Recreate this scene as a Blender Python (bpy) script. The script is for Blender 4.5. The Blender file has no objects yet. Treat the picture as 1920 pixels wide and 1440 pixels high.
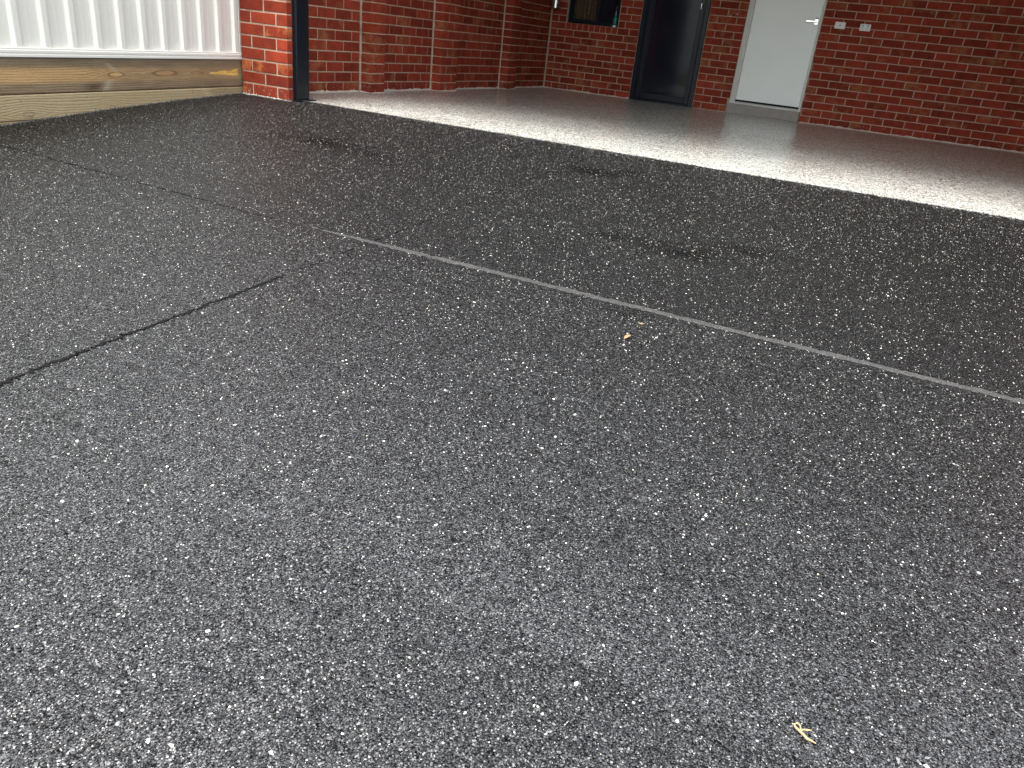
import bpy, math, random
import numpy as np
from mathutils import Vector, Matrix
random.seed(7); rng = np.random.default_rng(11)
sc = bpy.context.scene
R = math.radians
# ---------------------------------------------------------------- camera
F_PX = 1423.8
CAM = np.array([4.6157, -10.7109, 0.6435])
w0, w1, w2 = -.4043, -.4297, .1118
fwd = np.array([math.sin(w0)*math.cos(w1), math.cos(w0)*math.cos(w1), math.sin(w1)])
r_ = np.array([math.cos(w0), -math.sin(w0), 0.]); u_ = np.cross(r_, fwd)
RT = r_*math.cos(w2)+u_*math.sin(w2); UP = -r_*math.sin(w2)+u_*math.cos(w2)
cd = bpy.data.cameras.new('camera'); cam = bpy.data.objects.new('camera', cd)
sc.collection.objects.link(cam)
cam.matrix_world = Matrix(((RT[0], UP[0], -fwd[0], CAM[0]), (RT[1], UP[1], -fwd[1], CAM[1]),
                           (RT[2], UP[2], -fwd[2], CAM[2]), (0, 0, 0, 1)))
cd.sensor_width = 36; cd.lens = F_PX/1920*36; cd.clip_start = .02; cd.clip_end = 1000
sc.camera = cam
# ---------------------------------------------------------------- light
SUN_EL, SUN_AZ = 64, 196          # azimuth: clockwise from +Y; 200 = from the street, a little left
SKY_STRENGTH, SUN_STRENGTH, EXPOSURE = .15, 1.5, 2.03
wd = bpy.data.worlds.new('World'); sc.world = wd; wd.use_nodes = True
nt = wd.node_tree; bg = nt.nodes['Background']
sky = nt.nodes.new('ShaderNodeTexSky'); sky.sky_type = 'NISHITA'; sky.sun_disc = False
sky.sun_elevation = R(SUN_EL); sky.sun_rotation = R(SUN_AZ); sky.dust_density = 4; sky.air_density = 1.0
hs = nt.nodes.new('ShaderNodeHueSaturation'); hs.inputs['Saturation'].default_value = .22
nt.links.new(sky.outputs[0], hs.inputs['Color']); nt.links.new(hs.outputs[0], bg.inputs['Color'])
bg.inputs['Strength'].default_value = SKY_STRENGTH
sd = bpy.data.lights.new('sun', 'SUN'); so = bpy.data.objects.new('sun', sd); sc.collection.objects.link(so)
sd.energy = SUN_STRENGTH; sd.angle = R(44); sd.color = (1, .955, .88)
sdir = Vector((math.sin(R(SUN_AZ))*math.cos(R(SUN_EL)), math.cos(R(SUN_AZ))*math.cos(R(SUN_EL)), math.sin(R(SUN_EL))))
so.rotation_euler = sdir.to_track_quat('Z', 'Y').to_euler()
sc.view_settings.view_transform = 'Standard'; sc.view_settings.look = 'None'
sc.view_settings.exposure = EXPOSURE; sc.view_settings.gamma = 1; sc.view_settings.use_curve_mapping = False

# ---------------------------------------------------------------- helpers
def ray(px, py):
    return fwd+RT*(px-960)/F_PX-UP*(py-720)/F_PX
def on_plane(px, py, n, d0):
    d = ray(px, py); n = np.array(n, float); t = (d0-n@CAM)/(n@d); return CAM+t*d
def in_view(p, m=25):
    d = np.array(p)-CAM; z = d@fwd
    if z < .05: return False
    x = 960+F_PX*(d@RT)/z; y = 720-F_PX*(d@UP)/z
    return -m < x < 1920+m and -m < y < 1440+m
def tag(o, label=None, cat=None, group=None, kind=None):
    if label: o['label'] = label
    if cat: o['category'] = cat
    if group: o['group'] = group
    if kind: o['kind'] = kind
    elif cat: o['kind'] = 'thing'
    return o
def link(o, parent=None):
    sc.collection.objects.link(o)
    if parent is not None: o.parent = parent
    return o
def empty(name, loc=(0, 0, 0)):
    o = bpy.data.objects.new(name, None); o.location = loc; o.empty_display_size = .1
    return link(o)
YT = -5.705
def gz(y):
    s = max(0., YT-y); b = .012*math.sin(math.pi*s/2.2) if s < 2.2 else 0.
    return -.05*s+b
FA = np.array([-.118, .993, 0.]); FA /= np.linalg.norm(FA)   # fence runs away from the street
FP = np.array([-.09, -5.80, 0.])
def fence_x(y): return FP[0]+(y-FP[1])*FA[0]/FA[1]
def gpix(px, py):   # photo pixel measured -> point on the driveway surface (used only for layout)
    y = -8.
    for _ in range(12):
        z = gz(y); p = on_plane(px, py, (0, 0, 1), z); y = p[1]
    return np.array([p[0], p[1], gz(p[1])])

class MB:
    def __init__(s): s.v = []; s.f = []; s.m = []; s.cur = 0
    def add(s, vs, fs):
        b = len(s.v); s.v += [tuple(map(float, p)) for p in vs]; s.f += [tuple(i+b for i in f) for f in fs]; s.m += [s.cur]*len(fs)
    def box(s, x0, y0, z0, x1, y1, z1, bev=0):
        if bev <= 0:
            s.add([(x0,y0,z0),(x1,y0,z0),(x1,y1,z0),(x0,y1,z0),(x0,y0,z1),(x1,y0,z1),(x1,y1,z1),(x0,y1,z1)],
                  [(0,3,2,1),(4,5,6,7),(0,1,5,4),(1,2,6,5),(2,3,7,6),(3,0,4,7)]); return
        b = bev; vs = []; idx = {}
        for i, X in enumerate((x0, x1)):
            for j, Y in enumerate((y0, y1)):
                for k, Z in enumerate((z0, z1)):
                    sx, sy, sz = (1, -1)[i], (1, -1)[j], (1, -1)[k]
                    idx[i,j,k,'x'] = len(vs); vs.append((X, Y+sy*b, Z+sz*b))
                    idx[i,j,k,'y'] = len(vs); vs.append((X+sx*b, Y, Z+sz*b))
                    idx[i,j,k,'z'] = len(vs); vs.append((X+sx*b, Y+sy*b, Z))
        fs = []
        for i in (0, 1):
            q = [idx[i,0,0,'x'], idx[i,1,0,'x'], idx[i,1,1,'x'], idx[i,0,1,'x']]; fs.append(q if i else q[::-1])
            q = [idx[0,i,0,'y'], idx[1,i,0,'y'], idx[1,i,1,'y'], idx[0,i,1,'y']]; fs.append(q[::-1] if i else q)
            q = [idx[0,0,i,'z'], idx[1,0,i,'z'], idx[1,1,i,'z'], idx[0,1,i,'z']]; fs.append(q if i else q[::-1])
        for i in (0, 1):
            for j in (0, 1):
                fs.append([idx[i,j,0,'x'], idx[i,j,1,'x'], idx[i,j,1,'y'], idx[i,j,0,'y']])
                fs.append([idx[i,0,j,'x'], idx[i,1,j,'x'], idx[i,1,j,'z'], idx[i,0,j,'z']])
                fs.append([idx[0,i,j,'y'], idx[1,i,j,'y'], idx[1,i,j,'z'], idx[0,i,j,'z']])
                for k in (0, 1): fs.append([idx[i,j,k,'x'], idx[i,j,k,'y'], idx[i,j,k,'z']])
        s.add(vs, fs)
    def lathe(s, cx, cy, prof, n=20):
        vs = []
        for (r, z) in prof:
            for i in range(n):
                a = 2*math.pi*i/n; vs.append((cx+r*math.cos(a), cy+r*math.sin(a), z))
        fs = []
        for k in range(len(prof)-1):
            for i in range(n):
                j = (i+1) % n; fs.append((k*n+i, k*n+j, (k+1)*n+j, (k+1)*n+i))
        fs.append(tuple(range(n-1, -1, -1))); fs.append(tuple((len(prof)-1)*n+i for i in range(n)))
        s.add(vs, fs)
    def tube(s, pts, rads, n=7):
        vs = []; P = [Vector(p) for p in pts]
        for k, p in enumerate(P):
            t = (P[min(k+1, len(P)-1)]-P[max(k-1, 0)]).normalized()
            a = t.orthogonal().normalized() if k == 0 else (pa-t*pa.dot(t)).normalized()
            pa = a; b = t.cross(a)
            for i in range(n):
                an = 2*math.pi*i/n; q = p+(a*math.cos(an)+b*math.sin(an))*rads[k]; vs.append(tuple(q))
        fs = []
        for k in range(len(P)-1):
            for i in range(n):
                j = (i+1) % n; fs.append((k*n+i, k*n+j, (k+1)*n+j, (k+1)*n+i))
        fs.append(tuple(range(n-1, -1, -1))); fs.append(tuple((len(P)-1)*n+i for i in range(n)))
        s.add(vs, fs)
    def mesh(s, name, mats, smooth=False):
        me = bpy.data.meshes.new(name); me.from_pydata(s.v, [], s.f)
        for m in (mats if isinstance(mats, (list, tuple)) else [mats]): me.materials.append(m)
        me.polygons.foreach_set('material_index', s.m)
        import bmesh
        bm = bmesh.new(); bm.from_mesh(me); bmesh.ops.recalc_face_normals(bm, faces=bm.faces[:]); bm.to_mesh(me); bm.free()
        if smooth:
            me.polygons.foreach_set('use_smooth', [True]*len(me.polygons)); me.set_sharp_from_angle(angle=R(40))
        me.update(); return me
    def build(s, name, mats, parent=None, smooth=False, loc=None):
        o = bpy.data.objects.new(name, s.mesh(name, mats, smooth)); link(o, parent)
        if loc is not None: o.location = loc
        return o

# ---------------------------------------------------------------- materials
class NT:
    def __init__(s, name):
        s.mat = bpy.data.materials.new(name); s.mat.use_nodes = True; s.t = s.mat.node_tree
        s.b = s.t.nodes['Principled BSDF']; s.out = s.t.nodes['Material Output']
    def n(s, typ, **kw):
        nd = s.t.nodes.new(typ)
        for k, v in kw.items():
            if k in ('operation', 'blend_type', 'data_type', 'feature', 'distance', 'voronoi_dimensions', 'noise_dimensions', 'interpolation_type', 'attribute_name', 'wave_type', 'bands_direction', 'invert'):
                setattr(nd, k, v)
            else:
                nd.inputs[int(k[1:]) if k[0] == '_' else k.replace('_', ' ')].default_value = v
        return nd
    def l(s, a, b): s.t.links.new(a, b)
    def math(s, op, a, b=None, c=None, clamp=False):
        nd = s.t.nodes.new('ShaderNodeMath'); nd.operation = op; nd.use_clamp = clamp
        for i, x in enumerate((a, b, c)):
            if x is None: continue
            if isinstance(x, (int, float)): nd.inputs[i].default_value = x
            else: s.l(x, nd.inputs[i])
        return nd.outputs[0]
    def vmath(s, op, a, b=None, sc_=None):
        nd = s.t.nodes.new('ShaderNodeVectorMath'); nd.operation = op
        for i, x in enumerate((a, b)):
            if x is None: continue
            if isinstance(x, (tuple, list)): nd.inputs[i].default_value = x
            else: s.l(x, nd.inputs[i])
        if sc_ is not None: nd.inputs['Scale'].default_value = sc_
        return nd.outputs[0]
    def noise(s, vec, scale, detail=3, rough=.55, dist=0):
        nd = s.n('ShaderNodeTexNoise', Scale=scale, Detail=detail, Roughness=rough, Distortion=dist)
        if vec is not None: s.l(vec, nd.inputs['Vector'])
        return nd
    def voro(s, vec, scale, feature='F1', dim='3D', rand=1):
        nd = s.t.nodes.new('ShaderNodeTexVoronoi'); nd.feature = feature; nd.voronoi_dimensions = dim
        nd.inputs['Scale'].default_value = scale; nd.inputs['Randomness'].default_value = rand
        s.l(vec, nd.inputs['Vector']); return nd
    def ramp(s, fac, stops, interp='LINEAR'):
        nd = s.t.nodes.new('ShaderNodeValToRGB'); cr = nd.color_ramp; cr.interpolation = interp
        while len(cr.elements) < len(stops): cr.elements.new(.5)
        for e, (p, c) in zip(cr.elements, stops):
            e.position = p; e.color = (c if isinstance(c, (tuple, list)) else (c, c, c))[:3]+(1,) if isinstance(c, tuple) else (c, c, c, 1)
        s.l(fac, nd.inputs[0]); return nd.outputs[0]
    def mix(s, fac, a, b, blend='MIX'):
        nd = s.t.nodes.new('ShaderNodeMix'); nd.data_type = 'RGBA'; nd.blend_type = blend
        for i, x in ((0, fac), (6, a), (7, b)):
            if isinstance(x, (int, float)): nd.inputs[i].default_value = x
            elif isinstance(x, (tuple, list)): nd.inputs[i].default_value = tuple(x)[:3]+(1,)
            else: s.l(x, nd.inputs[i])
        return nd.outputs[2]
    def bump(s, h, dist=.002, strength=1, normal=None):
        nd = s.n('ShaderNodeBump', Distance=dist, Strength=strength); s.l(h, nd.inputs['Height'])
        if normal is not None: s.l(normal, nd.inputs['Normal'])
        return nd.outputs[0]
    def set(s, **kw):
        for k, v in kw.items():
            k = k.replace('_', ' ')
            if isinstance(v, (int, float)): s.b.inputs[k].default_value = v
            elif isinstance(v, (tuple, list)): s.b.inputs[k].default_value = tuple(v)[:3]+(1,)
            else: s.l(v, s.b.inputs[k])
        return s.mat
    def pos(s): return s.t.nodes.new('ShaderNodeNewGeometry').outputs['Position']
    def geo(s): return s.t.nodes.new('ShaderNodeNewGeometry')
    def objco(s): return s.t.nodes.new('ShaderNodeTexCoord').outputs['Object']
    def rand(s): return s.t.nodes.new('ShaderNodeObjectInfo').outputs['Random']
    def sep(s, v):
        nd = s.t.nodes.new('ShaderNodeSeparateXYZ'); s.l(v, nd.inputs[0]); return nd.outputs
    def sepc(s, v):
        nd = s.t.nodes.new('ShaderNodeSeparateColor'); s.l(v, nd.inputs[0]); return nd.outputs

def simple(name, col, rough=.5, metal=0, nscale=8, nvar=.12, bump=0, spec=.5, coat=0, bscale=60):
    m = NT(name); p = m.objco(); nz = m.noise(p, nscale, 4)
    c = m.mix(nz.outputs[0], tuple(x*(1-nvar) for x in col), tuple(min(1, x*(1+nvar)) for x in col))
    m.set(Base_Color=c, Metallic=metal, Specular_IOR_Level=spec, Coat_Weight=coat)
    m.set(Roughness=m.math('MULTIPLY_ADD', nz.outputs[0], .16, rough-.08))
    if bump: m.set(Normal=m.bump(m.noise(p, bscale, 3).outputs[0], bump))
    return m.mat

DAMP = [(1112, 322, .22, .16, 1.), (1188, 326, .16, .12, .8), (1290, 478, .34, .14, .9), (1395, 470, .2, .12, .6), (1160, 445, .16, .10, .7),
        (610, 268, .34, .22, .9), (700, 288, .2, .14, .6), (540, 255, .2, .2, .6), (1180, 590, .12, .08, .5), (360, 1195, .06, .02, .5)]
def mat_driveway():
    m = NT('flake_coating_charcoal'); p = m.pos(); g = m.geo()
    wob = m.noise(p, 220, 2)
    pv = m.vmath('ADD', p, m.vmath('SCALE', m.vmath('SUBTRACT', wob.outputs['Color'], (.5, .5, .5)), sc_=.004))
    a = m.voro(pv, 235); b = m.voro(pv, 410)
    ca = m.sepc(a.outputs['Color']); cb = m.sepc(b.outputs['Color'])
    # flakes of black, charcoal and grey lie over one another
    col = m.ramp(ca[0], [(0, .0012), (.25, .0025), (.45, .004), (.62, .007), (.82, .014), (.94, .028), (.985, .07)], 'CONSTANT')
    col2 = m.ramp(cb[0], [(0, .0012), (.35, .003), (.65, .007), (.87, .020), (.975, .07)], 'CONSTANT')
    pick = m.math('GREATER_THAN', cb[1], .55)
    c = m.mix(pick, col, col2)
    # broad patchiness of the mix, and scuffed / oily places with a smoother film
    patch = m.noise(p, 2.3, 4, .6); patch2 = m.noise(p, .9, 3, .5)
    c = m.mix(1, c, m.ramp(patch.outputs[0], [(.3, .95), (.7, 1.05)]), 'MULTIPLY')
    c = m.mix(1, c, (.98, 1.02, 1.05), 'MULTIPLY')
    oil = m.ramp(m.noise(p, 1.7, 3, .6, .3).outputs[0], [(.70, 0.0), (.85, .15)])
    wob2 = m.noise(p, 5, 4, .65)
    for (px, py, rx, ry, st) in DAMP:      # damp marks left on the coating
        q = gpix(px, py); d = m.vmath('MULTIPLY', m.vmath('SUBTRACT', p, tuple(q)), (1/rx, 1/ry, 0))
        ln = m.t.nodes.new('ShaderNodeVectorMath'); ln.operation = 'LENGTH'; m.l(d, ln.inputs[0])
        v = m.math('ADD', ln.outputs['Value'], m.math('MULTIPLY_ADD', wob2.outputs[0], 1.8, -.9))
        oil = m.math('MAXIMUM', oil, m.ramp(v, [(.2, st*.55), (1.15, 0.)]))
    c = m.mix(m.math('MULTIPLY', oil, .75), c, (.0015, .0015, .0017))
    tilt = m.vmath('SCALE', m.vmath('SUBTRACT', a.outputs['Color'], (.5, .5, .5)), sc_=.36)
    tilt2 = m.vmath('SCALE', m.vmath('SUBTRACT', b.outputs['Color'], (.5, .5, .5)), sc_=.24)
    nr = m.vmath('NORMALIZE', m.vmath('ADD', m.vmath('ADD', g.outputs['Normal'], tilt), tilt2))
    h = m.math('ADD', ca[2], m.math('MULTIPLY', a.outputs['Distance'], -1.2))
    nb = m.bump(h, .0008, .6, nr)
    e1 = m.voro(pv, 235, 'DISTANCE_TO_EDGE')
    gap = m.ramp(e1.outputs['Distance'], [(.02, 0.), (.16, 1.)])
    c = m.mix(1, c, gap, 'MULTIPLY')  # cavity shade between flakes, darkened into the colour
    spec = m.math('MULTIPLY', m.math('MULTIPLY_ADD', oil, -.6, 1.), m.math('MULTIPLY', m.math('MULTIPLY_ADD', gap, .8, .2), m.math('MULTIPLY_ADD', cb[2], 1.6, .1)))
    ro = m.math('MULTIPLY_ADD', patch2.outputs[0], .03, .30)
    ro = m.math('SUBTRACT', ro, m.math('MULTIPLY', oil, .10))
    m.set(Base_Color=c, Roughness=.9, Normal=nb, Specular_IOR_Level=0)
    # resin film: its grazing shine is capped, as the coarse flakes shade one another
    fr = m.t.nodes.new('ShaderNodeFresnel'); fr.inputs[0].default_value = 1.62
    gl = m.t.nodes.new('ShaderNodeBsdfGlossy'); m.l(ro, gl.inputs['Roughness']); m.l(nb, gl.inputs['Normal'])
    fac = m.math('MULTIPLY', m.math('MINIMUM', m.math('MULTIPLY', fr.outputs[0], 2.4), .215), spec)
    mx = m.t.nodes.new('ShaderNodeMixShader'); m.l(fac, mx.inputs[0]); m.l(m.b.outputs[0], mx.inputs[1]); m.l(gl.outputs[0], mx.inputs[2])
    m.l(mx.outputs[0], m.out.inputs[0])
    return m.mat
def mat_flake(name, cols, rough=.4):
    m = NT(name); p = m.pos(); r = m.voro(p, 210)
    c = m.ramp(m.sepc(r.outputs['Color'])[0], [(i/len(cols), c) for i, c in enumerate(cols)], 'CONSTANT')
    m.set(Base_Color=c, Roughness=rough); return m.mat
def mat_garage_floor():
    m = NT('flake_coating_pale'); p = m.pos(); g = m.geo()
    wob = m.noise(p, 260, 2)
    pv = m.vmath('ADD', p, m.vmath('SCALE', m.vmath('SUBTRACT', wob.outputs['Color'], (.5, .5, .5)), sc_=.004))
    a = m.voro(pv, 92); b = m.voro(pv, 160)
    ca = m.sepc(a.outputs['Color']); cb = m.sepc(b.outputs['Color'])
    st = [(0, (.012, .012, .012)), (.13, (.09, .078, .065)), (.24, (.27, .24, .20)), (.35, (.48, .46, .43)), (.50, (.74, .73, .70)), (.66, (.93, .93, .91))]
    c = m.mix(m.math('GREATER_THAN', cb[1], .5), m.ramp(ca[0], st, 'CONSTANT'), m.ramp(cb[0], st, 'CONSTANT'))
    c = m.mix(1, c, (.955, 1.0, .975), 'MULTIPLY')
    pa = m.noise(p, 1.6, 5, .6)
    c = m.mix(1, c, m.ramp(pa.outputs[0], [(.3, (.86, .84, .82)), (.7, (1.0, 1.0, 1.0))]), 'MULTIPLY')
    stk = m.noise(m.vmath('MULTIPLY', p, (1, 7, 1)), 2.4, 6, .7)
    c = m.mix(1, c, m.ramp(stk.outputs[0], [(.32, (.66, .64, .62)), (.50, (.92, .92, .92)), (.68, (1.0, 1.0, 1.0))]), 'MULTIPLY')
    wave = m.noise(m.vmath('MULTIPLY', p, (1, 3.2, 1)), 14, 5, .7)
    fine = m.noise(p, 130, 2)
    nb = m.bump(wave.outputs[0], .0009, 1); nb2 = m.bump(fine.outputs[0], .0005, 1, nb)
    m.set(Base_Color=c, Roughness=.45, Normal=nb2, Coat_Weight=.85, Coat_Roughness=.19, Coat_IOR=1.5, Coat_Normal=nb)
    return m.mat
def mat_brick(name, base, dark, warm, stain=True):
    m = NT(name); o = m.objco(); p = m.pos(); rn = m.rand()
    off = m.n('ShaderNodeCombineXYZ'); m.l(m.math('MULTIPLY', rn, 37.), off.inputs[0]); m.l(m.math('MULTIPLY', rn, 91.), off.inputs[1])
    q = m.vmath('ADD', o, off.outputs[0])
    lo = m.noise(q, 11, 4, .6); hi = m.noise(p, 170, 3, .7)
    c = m.mix(m.ramp(lo.outputs[0], [(.32, 0.), (.68, 1.)]), base, dark)
    # whole-brick variation
    c = m.mix(1, c, m.ramp(m.math('FRACT', m.math('MULTIPLY', rn, 7.31)), [(0, (.72, .70, .74)), (.5, (.98, .97, .97)), (1, (1.2, 1.15, 1.12))]), 'MULTIPLY')
    # buff smear near the middle of some bricks
    br = m.math('FRACT', m.math('MULTIPLY', rn, 13.7))
    sm = m.noise(q, 7, 3, .7)
    f = m.math('MULTIPLY', m.math('GREATER_THAN', br, .66), m.ramp(sm.outputs[0], [(.47, 0.), (.66, .75)]))
    c = m.mix(f, c, warm)
    # iron spots and grit
    c = m.mix(m.ramp(m.noise(p, 95, 2).outputs[0], [(.62, 0.), (.71, .75)]), c, (.035, .015, .012))
    c = m.mix(1, c, m.ramp(hi.outputs[0], [(.3, .75), (.7, 1.22)]), 'MULTIPLY')
    # mortar smear left on arrises, salts near the slab
    z = m.sep(p)[2]
    low = m.math('MULTIPLY', m.ramp(z, [(.02, 1.), (.11, 0.)]), m.ramp(m.noise(p, 27, 6, .7).outputs[0], [(.55, 0.), (.66, .55)]))
    c = m.mix(low, c, (.42, .36, .30))
    sp = m.ramp(m.noise(p, 34, 4, .75).outputs[0], [(.70, 0.), (.76, .55)])
    c = m.mix(sp, c, (.40, .30, .23))
    h = m.math('ADD', m.math('MULTIPLY', hi.outputs[0], .5), lo.outputs[0])
    m.set(Base_Color=c, Roughness=.82, Normal=m.bump(h, .0035, .9), Specular_IOR_Level=.1)
    return m.mat
def mat_mortar():
    m = NT('mortar'); p = m.pos()
    a = m.noise(p, 5, 4); b = m.noise(p, 210, 2)
    c = m.mix(a.outputs[0], (.34, .265, .20), (.52, .41, .31))
    c = m.mix(1, c, m.ramp(b.outputs[0], [(.3, .8), (.7, 1.15)]), 'MULTIPLY')
    c = m.mix(m.ramp(m.noise(p, 9, 4, .7).outputs[0], [(.50, 0.), (.68, .6)]), c, (.20, .11, .08))
    m.set(Base_Color=c, Roughness=.92, Specular_IOR_Level=.15, Normal=m.bump(b.outputs[0], .002)); return m.mat
def mat_attr(name, rough=.7, bumpn=True):
    m = NT(name); at = m.t.nodes.new('ShaderNodeVertexColor'); at.layer_name = 'grain'
    o = m.objco(); fine = m.noise(m.vmath('MULTIPLY', o, (1, .05, 1)), 420, 3, .6)
    c = m.mix(1, at.outputs[0], m.ramp(fine.outputs[0], [(.25, .78), (.75, 1.18)]), 'MULTIPLY')
    m.set(Base_Color=c, Roughness=rough, Specular_IOR_Level=.25, Normal=m.bump(fine.outputs[0], .0012)); return m.mat
def mat_fence():
    m = NT('painted_steel_offwhite'); p = m.pos()
    a = m.noise(m.vmath('MULTIPLY', p, (1, 1, .12)), 9, 3); d = m.noise(p, 3, 4, .6)
    c = m.mix(a.outputs[0], (.735, .735, .685), (.755, .755, .70))
    c = m.mix(m.math('MULTIPLY', m.ramp(d.outputs[0], [(.5, 0.), (.75, 1.)]), .10), c, (.55, .5, .42))
    m.set(Base_Color=c, Roughness=.38, Specular_IOR_Level=.4); return m.mat

M = dict(
  drive=mat_driveway(), gfloor=mat_garage_floor(), mortar=mat_mortar(),
  brick=mat_brick('red_brick', (.285, .046, .024), (.185, .032, .019), (.29, .125, .055)),
  brick_old=mat_brick('red_brick_weathered', (.275, .044, .020), (.18, .030, .017), (.46, .16, .055)),
  white_flake=mat_flake('white_flakes', [(.60, .60, .58), (.22, .22, .22), (.62, .59, .50), (.14, .14, .145), (.74, .74, .72), (.30, .30, .30)], .35),
  grey_flake=mat_flake('grey_flakes', [(.002,)*3, (.016,)*3, (.005,)*3, (.06, .061, .063), (.16, .162, .166), (.028, .029, .031), (.10, .101, .104)], .35),
  timber=mat_attr('treated_pine'), fence=mat_fence(),
  navy=simple('navy_powder_coat', (.0035, .009, .017), .3, nscale=3, nvar=.3, spec=.35),
  black=simple('black_steel', (.0035, .006, .010), .3, nscale=4, nvar=.3, spec=.3),
  white=simple('white_gloss_paint', (.83, .90, .885), .36, nscale=2, nvar=.05, bump=.0003, bscale=25),
  frame_w=simple('white_frame_paint', (.62, .63, .60), .42, nscale=5, nvar=.1),
  alu=simple('aluminium_sill', (.30, .31, .31), .35, metal=.7),
  steel=simple('stainless_steel', (.62, .62, .60), .24, metal=1, nscale=20),
  chrome=simple('satin_chrome', (.85, .85, .85), .2, metal=1, nscale=20),
  plastic=simple('white_plastic', (.72, .74, .74), .35, nscale=5, nvar=.03),
  grey_plastic=simple('grey_plastic', (.18, .21, .22), .4),
  dark_plastic=simple('dark_plastic', (.02, .022, .024), .4),
  concrete=simple('step_concrete', (.29, .28, .26), .75, nscale=14, nvar=.22, bump=.0015),
  plaster=simple('ceiling_board', (.66, .66, .65), .8, nscale=2, nvar=.05),
  roof=simple('roof_tile_grey', (.07, .07, .072), .7, nscale=6, nvar=.25),
  curtain=simple('brown_blind', (.30, .21, .14), .8, nscale=14, nvar=.25),
  beige=simple('beige_cord', (.62, .54, .46), .7),
  teal=simple('teal_plastic', (.004, .16, .145), .25, nscale=20),
  maroon=simple('maroon_plastic', (.05, .012, .018), .35),
  dark=simple('dark_void', (.004, .004, .005), .9),
  crust=simple('mortar_crust', (.50, .46, .40), .9, nscale=30, nvar=.3, bump=.002),
  straw=simple('dry_straw', (.30, .215, .115), .6, nscale=60, nvar=.25),
  leaf=simple('dry_leaf', (.28, .15, .075), .55, nscale=80, nvar=.2),
  joint_pale=None, joint_dark=None,
  lawn=simple('lawn', (.05, .085, .025), .9, nscale=.7, nvar=.5, bump=.01),
  asphalt=simple('asphalt', (.05, .05, .052), .85, nscale=4, nvar=.3, bump=.004),
)
def glass(name, tint, rough=.04, trans=.6):
    m = NT(name); nt_ = m.t; o = m.objco()
    tr = nt_.nodes.new('ShaderNodeBsdfTransparent'); tr.inputs[0].default_value = tint+(1,)
    gl = nt_.nodes.new('ShaderNodeBsdfGlossy'); gl.inputs['Roughness'].default_value = rough
    fr = nt_.nodes.new('ShaderNodeFresnel'); fr.inputs[0].default_value = 1.5
    nb = m.bump(m.noise(o, 2.2, 1).outputs[0], .0003, 1); m.l(nb, gl.inputs['Normal']); m.l(nb, fr.inputs['Normal'])
    mx = nt_.nodes.new('ShaderNodeMixShader'); m.l(fr.outputs[0], mx.inputs[0]); m.l(tr.outputs[0], mx.inputs[1]); m.l(gl.outputs[0], mx.inputs[2])
    m.l(mx.outputs[0], m.out.inputs[0]); return m.mat
M['glass'] = glass('window_glass', (.75, .75, .74))
M['glass_dark'] = simple('tinted_glass', (.003, .009, .018), .10, nscale=2, nvar=.05, spec=.6)
def mat_joint(name, cols, rough, spec=.5):
    m = NT(name); p = m.pos(); a = m.voro(p, 420); b = m.noise(p, 12, 4, .6)
    c = m.ramp(m.sepc(a.outputs['Color'])[0], [(i/len(cols), c) for i, c in enumerate(cols)], 'CONSTANT')
    c = m.mix(1, c, m.ramp(b.outputs[0], [(.3, .8), (.7, 1.15)]), 'MULTIPLY')
    m.set(Base_Color=c, Roughness=rough, Specular_IOR_Level=spec, Normal=m.bump(a.outputs['Distance'], .001)); return m.mat
M['joint_pale'] = mat_joint('worn_joint_filler', [(.020,)*3, (.030,)*3, (.042,)*3, (.06,)*3], .8, .3)
M['joint_dark'] = mat_joint('black_joint_sealant', [(.0015,)*3, (.002, .002, .003), (.004,)*3], .8, 0.15)

# ---------------------------------------------------------------- ground
ys = list(np.arange(-5.74, -8.1, -.06))+list(np.arange(-8.1, -16.1, -.25))
mb = MB(); XR = 7.2
for i in range(len(ys)-1):
    y0, y1 = ys[i], ys[i+1]
    xl0, xl1 = fence_x(y0)-.01, fence_x(y1)-.01
    if y0 > -5.83: xl0 = xl1 = -.10
    mb.add([(xl1, y1, gz(y1)), (XR, y1, gz(y1)), (XR, y0, gz(y0)), (xl0, y0, gz(y0))], [(0, 1, 2, 3)])
# ragged lip where the coating stops over the garage slab
n = 760; xs = np.linspace(.36, XR, n); jag = rng.normal(0, .0035, n)+.004*np.sin(xs*9)+np.repeat(rng.normal(0, .003, n//4+1), 4)[:n]
vs = []; fs = []
for i, x in enumerate(xs):
    e = YT+jag[i]
    vs += [(x, -5.74, gz(-5.74)), (x, e-.006, .0055+rng.normal(0, .0008)), (x, e, .004), (x+rng.normal(0, .001), e+.002, -.004)]
for i in range(n-1):
    for k in range(3): fs.append((4*i+k, 4*i+4+k, 4*i+5+k, 4*i+1+k))
mb.add(vs, fs)
mb.add([(XR, ys[-1], -.9), (XR, -5.74, -.9), (XR, -5.74, gz(-5.74)), (XR, ys[-1], gz(ys[-1]))], [(0, 1, 2, 3)])
driveway = mb.build('driveway', M['drive'], smooth=True); tag(driveway, kind='structure')

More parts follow.
